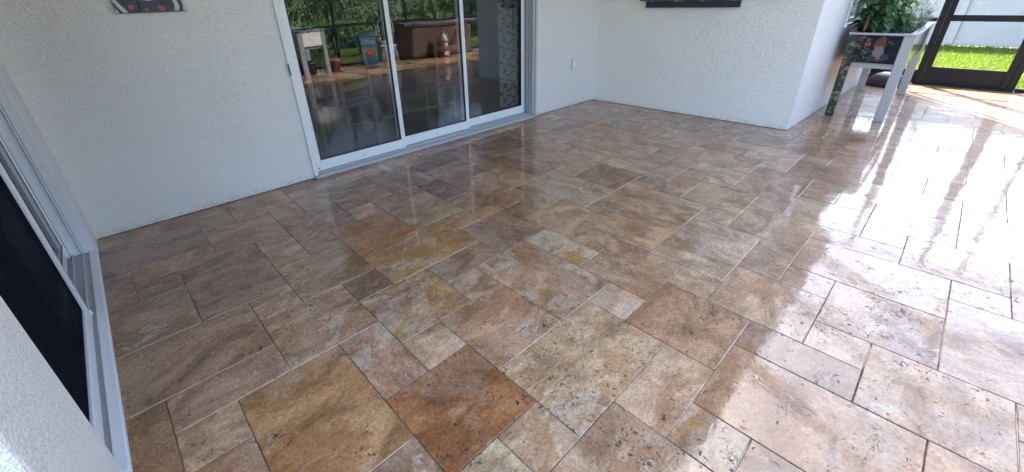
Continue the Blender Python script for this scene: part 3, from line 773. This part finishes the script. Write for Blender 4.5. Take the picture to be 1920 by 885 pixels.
for s in range(110):
    x, y = rnd.uniform(-.45, .45), rnd.uniform(-.16, .16); a = rnd.uniform(0, 6.28); hgt = rnd.uniform(.12, .36); le = rnd.uniform(.02, .18)
    for k in range(60):
        t = rnd.random()**.8; c = Vector((x+le*t*t*math.cos(a), y+le*t*t*math.sin(a), hgt*t)); d = rv(); d.z = abs(d.z)*.6
        i = len(V); w = .0028; ln_ = rnd.uniform(.03, .08); sd_ = d.cross(Vector((0,0,1))).normalized()*w
        V += [c-sd_, c+sd_, c+d*ln_]; F.append((i, i+1, i+2))
mesh_obj('fronds', V, F, M_FEATH, dill)
# trowel handle standing in the soil
tr_ = thing('garden_trowel', (5.56, -.505, .84), 'small dark red handled garden tool standing in the planter corner', 'garden tool')
bm = new(); tube(bm, [(0,0,.04), (.01,0,.10), (.03,.0,.22)], .013, 8, r2=.016); mk('handle', bm, plain('dark_red_handle', (.10,.02,.025), .4), tr_)
bm = new(); tube(bm, [(-.005,0,-.03), (0,0,.04)], .006, 6); mk('blade', bm, M_SCREW, tr_)
pot = thing('black_tub', (7.98, -.66, 0), 'low black domed tub turned over on the floor behind the planter', 'tub')
bm = new(); lathe(bm, [(.25,0),(.25,.03),(.22,.09),(.16,.15),(.08,.18),(.01,.185)], n=28); mk('dome', bm, M_RUB, pot)

# ------------------------------------------------------------------ screen enclosure
enc = thing('screen_enclosure', (8.34, -.98, 0), 'dark bronze screen enclosure with a screen door onto the lawn', 'screen enclosure')
def W(bm, name, m=M_BRONZE, parent=None, label=None):      # world coords -> child of enclosure
    bm.transform(Matrix.Translation((-8.34, .98, 0))); return mk(name, bm, m, parent or enc, label)
def post(x, y, wx=.05, wy=.05, z1=2.75):
    bm = new(); box(bm, x-wx/2, x+wx/2, y-wy/2, y+wy/2, .002, z1, .003); W(bm, 'post')
XE = 8.34
post(XE, -.40); post(XE, -.955, .05, .07); post(XE, -1.90, .05, .07); post(XE, -2.33); post(XE, -3.3); post(XE, -4.22, .08, .08)
for x in (7.2, 5.3, 3.42, 1.5, -.4, -2.3, -4.2, -6.1): post(x, -4.22)
def bar(name, x0, x1, y0, y1, z0, z1, label=None, parent=None):
    bm = new(); box(bm, x0, x1, y0, y1, z0, z1, .003); return W(bm, name, parent=parent, label=label)
bar('rail', XE-.02, XE+.02, -4.18, -2.36, .86, .91); bar('rail', XE-.02, XE+.02, -2.30, -1.94, .86, .91); bar('rail', XE-.02, XE+.02, -.915, -.43, .86, .91)
bar('rail', XE-.025, XE+.025, -4.18, -.38, 2.751, 2.82); bar('rail', -6.1, XE+.04, -4.25, -4.19, 2.751, 2.82)
xs = [-6.1,-4.2,-2.3,-.4,1.5,3.42,5.3,7.2,XE-.02]
for a, b_ in zip(xs, xs[1:]): bar('rail', a+.026, b_-.026, -4.24, -4.20, .84, .89); bar('rail', a+.026, b_-.026, -4.24, -4.20, .003, .05)
bar('kick_plate', XE-.012, XE+.012, -.919, -.426, .004, .20, 'dark solid panel beside the house')
bar('sill_rail', XE-.03, XE+.03, -4.18, -2.36, .003, .05); bar('sill_rail', XE-.03, XE+.03, -2.30, -1.94, .003, .05)
bm = new()
box(bm, XE-.02, XE+.02, -1.058, -.992, .03, 2.10, .003); box(bm, XE-.02, XE+.02, -1.863, -1.795, .03, 2.10, .003)
box(bm, XE-.019, XE+.019, -1.7945, -1.0585, 2.03, 2.10, .003); box(bm, XE-.019, XE+.019, -1.7945, -1.0585, .865, .945, .003)
dr = W(bm, 'screen_door')
bm = new(); box(bm, XE-.012, XE+.012, -1.7942, -1.0588, .03, .255, .002); W(bm, 'kick_plate', parent=dr)
bar('threshold', XE-.05, XE+.05, -1.864, -.99, .003, .028)
bm = new(); tube(bm, [(XE-.03,-1.83,.98),(XE-.06,-1.83,.98),(XE-.06,-1.75,.98)], .008, 8); W(bm, 'handle', parent=dr)
def mesh_panel(q):
    bm = new(); flat(bm, q); W(bm, 'insect_screen', M_MESH)
mesh_panel([(XE,-4.18,.05),(XE,-.42,.05),(XE,-.42,2.75),(XE,-4.18,2.75)])
mesh_panel([(-6.1,-4.22,.05),(XE,-4.22,.05),(XE,-4.22,2.75),(-6.1,-4.22,2.75)])
# roof beams of the enclosure: rise from the eave and fall to the outer posts
for x in (7.2, 5.65, 3.95, 2.1, .2, -1.7, -3.6):
    bm = new()
    P0, P1, P2 = Vector((x, -.68, 2.66)), Vector((x, -2.3, 3.28)), Vector((x, -4.2, 2.80))
    for A, B in ((P0, P1), (P1, P2)):
        q = [A+Vector((-.025,0,-.05)), B+Vector((-.025,0,-.05)), B+Vector((-.025,0,.05)), A+Vector((-.025,0,.05))]
        va = [bm.verts.new(v) for v in q]; vb = [bm.verts.new(v+Vector((.05,0,0))) for v in q]
        bm.faces.new(va); bm.faces.new(vb[::-1])
        for k in range(4): bm.faces.new((va[k], vb[k], vb[(k+1) % 4], va[(k+1) % 4]))
    W(bm, 'roof_beam')
bar('purlin', -6.1, XE, -2.325, -2.275, 3.331, 3.38)
bm = new()
flat(bm, [(-6.1,-.68,2.70),(XE,-.68,2.70),(XE,-2.3,3.30),(-6.1,-2.3,3.30)]); flat(bm, [(-6.1,-2.3,3.30),(XE,-2.3,3.30),(XE,-4.2,2.82),(-6.1,-4.2,2.82)])
W(bm, 'roof_screen', M_MESHR)

# ------------------------------------------------------------------ vinyl fence beyond the lawn
m_fence = plain('white_vinyl', (.40,.405,.41), .5, var=.04, scale=3)
fence = thing('fence', (14.7, -1, -.05), 'tall pale vinyl privacy fence beyond the sunlit lawn', 'fence')
for k in range(-6, 7):
    y = k*2.4
    bm = new(); box(bm, -.065, .065, y-.065, y+.065, 0, 2.25, .006); box(bm, -.08, .08, y-.08, y+.08, 2.2505, 2.28, .01); mk('post', bm, m_fence, fence)
    bm = new(); n = 14; s = 2.27/n
    for i in range(n): box(bm, -.018, .018, y+.065+i*s+.001, y+.065+(i+1)*s-.001, .14, 2.02, .004)
    mk('panel', bm, m_fence, fence)
    bm = new(); box(bm, -.035, .035, y+.066, y+2.334, .04, .139, .005); box(bm, -.035, .035, y+.066, y+2.334, 2.021, 2.12, .005); mks('rail', bm, m_fence, fence)

# ------------------------------------------------------------------ hot tub and garden on the far side (seen in the glass)
m_tub = plain('brown_tub_cladding', (.13,.075,.055), .6, var=.2, scale=10)
m_cover = plain('dark_tub_cover', (.06,.045,.04), .6, var=.15)
tub = thing('hot_tub', (6.0, -4.95+1.28, 0), 'brown slatted hot tub with a dark cover at the patio edge, seen in the glass', 'hot tub')
tub.location = (5.98, -3.62, 0)
bm = new()
hx, dp, ch = 1.08, -.56, .18
outl = [(-hx+ch,0),(hx-ch,0),(hx,-ch),(hx,dp),(-hx,dp),(-hx,-ch)]
pts = []
for (x0,y0),(x1,y1) in zip(outl, outl[1:]+outl[:1]):
    d = math.hypot(x1-x0, y1-y0); n = max(1, int(d/.055)); nx, ny = (y1-y0)/d, -(x1-x0)/d
    for i in range(n):
        for t, o in ((.06, .0), (.16, .012), (.84, .012), (.94, .0)):
            u = (i+t)/n; pts.append((x0+(x1-x0)*u - nx*o*-1*-1, y0+(y1-y0)*u - ny*o))
va = [bm.verts.new((x, y, .05)) for x, y in pts]; vb = [bm.verts.new((x, y, .74)) for x, y in pts]
for k in range(len(pts)): bm.faces.new((va[k], va[(k+1) % len(pts)], vb[(k+1) % len(pts)], vb[k]))
bm.faces.new(vb); mk('cabinet', bm, m_tub, tub)
bm = new(); box(bm, -hx+.03, hx-.03, dp+.02, -.03, .003, .0495); mk('base', bm, M_RUB, tub)
bm = new(); box(bm, -hx-.03, -.004, dp-.01, .035, .745, .84, .02, seg=2); box(bm, .004, hx+.03, dp-.01, .035, .745, .84, .02, seg=2); mks('cover', bm, m_cover, tub)

def hedge(x, y, w_, h, n, label, seed):
    t = thing('hedge_shrub', (x, y, -.05), label, 'shrub', 'shrubs in the dense hedge behind the lawn'); r = random.Random(seed)
    V, F = [], []
    lob = [(Vector((r.uniform(-w_*.6, w_*.6), r.uniform(-.35, .35), r.uniform(.3, h*.8))), r.uniform(.35, .65)) for _ in range(9)]
    for k in range(n):
        c0, rad = lob[r.randrange(9)]
        d = Vector((r.gauss(0,1), r.gauss(0,1), r.gauss(0,1))).normalized(); c = c0 + d*rad*r.uniform(.6, 1.05)
        if c.z < 0: c.z = -c.z
        leaf(V, F, c, d+Vector((0,0,.2)), Vector((r.gauss(0,1), r.gauss(0,1), 1)), r.uniform(.07, .15), r.uniform(.03, .06), .3)
    mesh_obj('foliage', V, F, M_HEDGE, t)
    bm = new()
    for k in range(5):
        a = r.uniform(0, 6.28); tube(bm, [(0.08*math.cos(a), .08*math.sin(a), 0), (.25*math.cos(a), .2*math.sin(a), h*.45), (w_*.5*math.cos(a), .3*math.sin(a), h*.8)], .025, 6, r2=.01)
    mk('stems', bm, M_BARK, t)
names = ['dark leafy hedge shrub, one of the row behind the garden lawn']
for i in range(2, 14): hedge(-2.6+i*1.15, -7.9-(i % 3)*.25, .8, 2.2+.3*((i*7) % 3), 1500, 'dense dark green shrub in the hedge row behind the lawn', i)
def tree(x, y, h, seed, label):  # unseen trees, added to darken the sky mirrored in the wet floor
    t = thing('added_tree', (x, y, -.05), label, 'tree', 'added leafy trees screening the low sky behind the hedge'); r = random.Random(seed)
    bm = new(); tube(bm, [(0,0,0), (.05,.03,h*.35), (-.03,0,h*.6)], .11, 9, r2=.07)
    lobs = []
    for k in range(10):
        a = r.uniform(0, 6.28); rr_ = r.uniform(.3, 1.05); p_ = Vector((rr_*math.cos(a), rr_*math.sin(a)*.8, h*r.uniform(.45, .88))); lobs.append((p_, r.uniform(.40, .70)))
        tube(bm, [(0,0,h*.32), (p_.x*.5, p_.y*.5, p_.z*.75), tuple(p_)], .04, 6, r2=.012)
    mk('trunk', bm, M_BARK, t)
    V, F = [], []
    for k in range(1500):
        c0, rad = lobs[r.randrange(10)]; d = Vector((r.gauss(0,1), r.gauss(0,1), r.gauss(0,.8))).normalized()
        leaf(V, F, c0 + d*rad*r.uniform(.45, 1.05), d+Vector((0,0,.1)), Vector((r.gauss(0,1), r.gauss(0,1), 1)), r.uniform(.14, .26), r.uniform(.07, .12), .4)
    mesh_obj('crown', V, F, M_HEDGE, t)
for i in range(2, 10): tree(-4.5+i*2.0, -9.6-(i % 2)*.6, 3.5+.45*((i*5) % 4), 40+i, 'added leafy dark green tree behind the hedge, screening the low sky')
def palm(x, y, h, label, seed, n=13, fl=.9):
    t = thing('palm', (x, y, -.05), label, 'palm'); r = random.Random(seed)
    bm = new(); tube(bm, [(0,0,0), (.02,0,h*.5), (0,0,h)], .06, 10, r2=.045); mk('trunk', bm, M_BARK, t)
    for k in range(n):
        a = 2*math.pi*k/n + r.uniform(-.2,.2); e = r.uniform(.35, 1.0); V, F = [], []
        for j in range(26):
            u = j/26; p_ = Vector((math.cos(a)*fl*u, math.sin(a)*fl*u, h + e*fl*(u - u*u*1.05))); tang = Vector((math.cos(a), math.sin(a), e*(1-2.1*u)))
            side = tang.cross(Vector((0,0,1))).normalized()
            for sg in (-1, 1): leaf(V, F, p_, side*sg + tang*.5 + Vector((0,0,.15)), Vector((0,0,1)), .30*fl*(1-.6*abs(u-.4)), .020, .4)
        mesh_obj('frond', V, F, M_PALM, t)
palm(4.1, -6.2, .75, 'short bright green palm on the lawn, seen in the left door pane', 5)
palm(.6, -6.6, 1.2, 'taller palm farther along the garden lawn', 8, 11, 1.2)
red = thing('croton_shrub', (4.9, -5.7, -.05), 'low reddish leaved shrub on the lawn beyond the patio', 'shrub')
V, F = [], []
for k in range(260):
    a = rnd.uniform(0, 6.28); leaf(V, F, Vector((rnd.gauss(0,.10), rnd.gauss(0,.10), rnd.uniform(.05,.4))), Vector((math.cos(a), math.sin(a), .8)), Vector((0,0,1)), .18, .05, .4)
mesh_obj('leaves', V, F, leafmat('croton_leaf', (.12,.02,.015), (.10,.10,.02)), red)
# pots beside the far planter
tp = thing('terracotta_pot', (3.02, -3.55, 0), 'terracotta flower pot near the far planter, seen in the glass', 'pot')
bm = new(); lathe(bm, [(.09,0),(.13,.2),(.145,.2),(.145,.25),(.12,.25),(.115,.2),(.01,.19)], n=24); mk('bowl', bm, plain('terracotta', (.20,.08,.04), .7), tp)
bp_ = thing('black_pot', (2.42, -3.5, 0), 'wide black pot under the far planter, seen in the glass', 'pot')
bm = new(); lathe(bm, [(.16,0),(.19,.22),(.205,.22),(.205,.26),(.18,.26),(.17,.2),(.01,.19)], n=24); mk('bowl', bm, M_RUB, bp_)
# curved white metal patio chair (its hoops show in the glass)
m_wm = plain('pale_metal_tube', (.42,.45,.44), .35, metal=.3)
ch_ = thing('patio_chair', (4.15, -3.15, 0), 'pale tubular metal patio chair, seen in the glass', 'chair', rz=R(200))
def hoop(bm, cx, cy, cz, rx, rz_, a0, a1, r=.011, n=18): tube(bm, [(cx+rx*math.cos(a0+(a1-a0)*k/n), cy, cz+rz_*math.sin(a0+(a1-a0)*k/n)) for k in range(n+1)], r, 6)
bm = new(); hoop(bm, 0, .2, .78, .20, .26, -.6, math.pi+.6); hoop(bm, 0, .2, .76, .11, .15, -.6, math.pi+.6, .007); mk('backrest', bm, m_wm, ch_)
bm = new(); lathe(bm, [(.21,.42),(.22,.43),(.22,.445),(.20,.45)], n=24); mk('seat', bm, m_wm, ch_)
for sx in (-1, 1):
    for sy in (-1, 1):
        bm = new(); tube(bm, [(sx*.15, sy*.15, .425), (sx*.20, sy*.20, 0)], .011, 6); mk('leg', bm, m_wm, ch_)
for sx in (-1, 1):
    bm = new(); tube(bm, [(sx*.15, .2, .44), (sx*.165, .2, .62)], .009, 6); mk('back_support', bm, m_wm, ch_)

# ------------------------------------------------------------------ things inside the room
tb = thing('dining_table', (1.95, 3.1, .01), 'light wood table with a glass top inside the room', 'table')
bm = new(); box(bm, -.85, .85, -.30, .30, .715, .722); mk('tabletop', bm, M_GLASS2, tb)
for sx in (-1, 1):
    for sy in (-1, 1):
        bm = new(); box(bm, sx*.80-.022, sx*.80+.022, sy*.26-.022, sy*.26+.022, 0, .665, .004); mk('leg', bm, M_WOODL, tb)
bm = new()
for sy in (-1, 1): box(bm, -.82, .82, sy*.27-.012, sy*.27+.012, .666, .714, .003)
for sx in (-1, 1): box(bm, sx*.81-.012, sx*.81+.012, -.257, .257, .666, .714, .003)
mk('apron', bm, M_WOODL, tb)
bm = new(); box(bm, -.82, .82, -.012, .012, .10, .135, .003); mk('stretcher', bm, M_WOODL, tb)
def indoor_chair(x, y, rz, label):
    t = thing('dining_chair', (x, y, .01), label, 'chair', rz=rz)
    for sx in (-1, 1):
        bm = new(); box(bm, sx*.19-.016, sx*.19+.016, -.19, -.158, 0, .44, .003); mk('leg', bm, M_WOODL, t)
        bm = new(); box(bm, sx*.19-.016, sx*.19+.016, .16, .192, 0, .92, .003); mk('leg', bm, M_WOODL, t)
    bm = new(); box(bm, -.205, .205, -.20, .157, .4405, .465, .004); mk('seat', bm, M_WOODL, t)
    bm = new(); box(bm, -.19, .19, -.18, .14, .466, .51, .015, seg=2); mk('cushion', bm, M_BLUECLOTH, t)
    bm = new()
    for z in (.60, .72, .84): box(bm, -.173, .173, .165, .183, z, z+.05, .003)
    mk('backrest', bm, M_WOODL, t)
indoor_chair(1.12, 2.72, R(200), 'light wood chair with a blue cushion behind the left door pane')
indoor_chair(2.35, 2.70, R(170), 'light wood chair with a blue cushion behind the middle door pane')
pk = thing('printed_bag', (3.95, -3.84, .002), 'tall blue printed bag standing on the sunny paving edge, seen in the glass', 'bag', rz=R(190))
bm = new(); box(bm, -.185, .185, -.055, .055, .0005, .58, .03, seg=2); box(bm, -.17, .17, -.008, .008, .581, .63, .003); mk('sack', bm, plain('bag_blue', (.02,.10,.20), .4), pk)
bm = new()
flat(bm, [(-.15,-.0565,.43),(.15,-.0565,.43),(.15,-.0565,.53),(-.15,-.0565,.53)], 0); flat(bm, [(-.15,-.0565,.16),(.15,-.0565,.16),(.15,-.0565,.38),(-.15,-.0565,.38)], 0)
flat(bm, [(.12*math.cos(k*math.pi/9), -.0572, .25+.09*math.sin(k*math.pi/9)) for k in range(18)], 1)
flat(bm, [(.09*math.cos(k*math.pi/9), -.058, .27+.045*math.sin(k*math.pi/9)) for k in range(18)], 2)
mk('print', bm, [plain('bag_cream', (.20,.24,.19), .5), plain('bag_bowl', (.16,.045,.02), .5), plain('bag_food', (.32,.15,.05), .5)], pk, normals=False)
jr_ = thing('clear_container', (4.36, -3.92, .002), 'pale translucent plastic container beside the blue bag', 'container')
bm = new(); lathe(bm, [(.09,.0005),(.12,.03),(.12,.34),(.08,.42),(.08,.44)], n=20); mk('body', bm, plain('milky_plastic', (.16,.20,.19), .3), jr_)
bm = new(); lathe(bm, [(.09,.4405),(.09,.48),(.08,.485)], n=20); mk('lid', bm, plain('grey_lid', (.2,.22,.23), .4), jr_)
jg = thing('jug', (5.80, -3.40, .002), 'white topped jug with a red label standing in front of the hot tub', 'jug')
k_ = 2.05
bm = new(); lathe(bm, [(.06*k_,.0005),(.068*k_,.015*k_),(.068*k_,.10*k_),(.068*k_,.101*k_)], n=24); lathe(bm, [(.067*k_,.1755*k_),(.065*k_,.20*k_),(.040*k_,.255*k_),(.020*k_,.27*k_),(.020*k_,.28*k_)], n=24); tube(bm, [(.062*k_,0,.19*k_),(.085*k_,0,.21*k_),(.075*k_,0,.25*k_),(.03*k_,0,.262*k_)], .008*k_, 6)
mk('body', bm, plain('jug_white', (.26,.26,.25), .35), jg)
bm = new(); lathe(bm, [(.0695*k_,.02*k_),(.0695*k_,.175*k_)], n=24); mk('wrap', bm, plain('jug_red', (.16,.05,.035), .4), jg)
bm = new(); box(bm, -.035*k_, .035*k_, .0705*k_, .073*k_, .03*k_, .075*k_); mk('sticker', bm, plain('jug_sticker', (.45,.43,.40), .5), jg)
bm = new(); lathe(bm, [(.025*k_,.2805*k_),(.025*k_,.30*k_),(.02*k_,.302*k_)], n=20); mk('cap', bm, plain('jug_cap', (.30,.04,.03), .4), jg)
# curtain behind the right pane
cu = thing('curtain', (3.10, 2.42, .01), 'pale curtain with a diamond lattice pattern at the right of the glass door', 'curtain')
mc, nt, b = mat('lattice_curtain'); p = nt.nodes.new('ShaderNodeTexCoord').outputs['Object']
s3 = nt.nodes.new('ShaderNodeSeparateXYZ'); L(nt, p, s3.inputs[0])
u_ = math_(nt, 'MULTIPLY', s3.outputs[0], 7.5); v_ = math_(nt, 'MULTIPLY', s3.outputs[2], 5.5)
def tri(x): return math_(nt, 'ABSOLUTE', math_(nt, 'SUBTRACT', math_(nt, 'FRACT', x), .5))
d1 = tri(math_(nt, 'ADD', u_, v_)); d2 = tri(math_(nt, 'SUBTRACT', u_, v_))
ln2 = math_(nt, 'MAXIMUM', ramp(nt, d1, .04, .09, 1, 0), ramp(nt, d2, .04, .09, 1, 0))
L(nt, mixc(nt, ln2, (.22,.21,.17), (.05,.05,.045)), b.inputs['Base Color']); b.inputs['Roughness'].default_value = .9
bm = new(); rows = []
for k in range(61):
    x = -.16 + .32*k/60; yo = .016*math.sin(k*.62)
    rows.append([bm.verts.new((x*(1 + .25*(z/2.1)**2)+.0, yo, z)) for z in (.02, .7, 1.4, 2.1)])
for A, B in zip(rows, rows[1:]):
    for i in range(3): f = bm.faces.new((A[i], B[i], B[i+1], A[i+1])); f.smooth = True
mk('cloth', bm, mc, cu)
cu['label'] = 'pale lattice patterned curtain hanging inside the right end of the glass door'
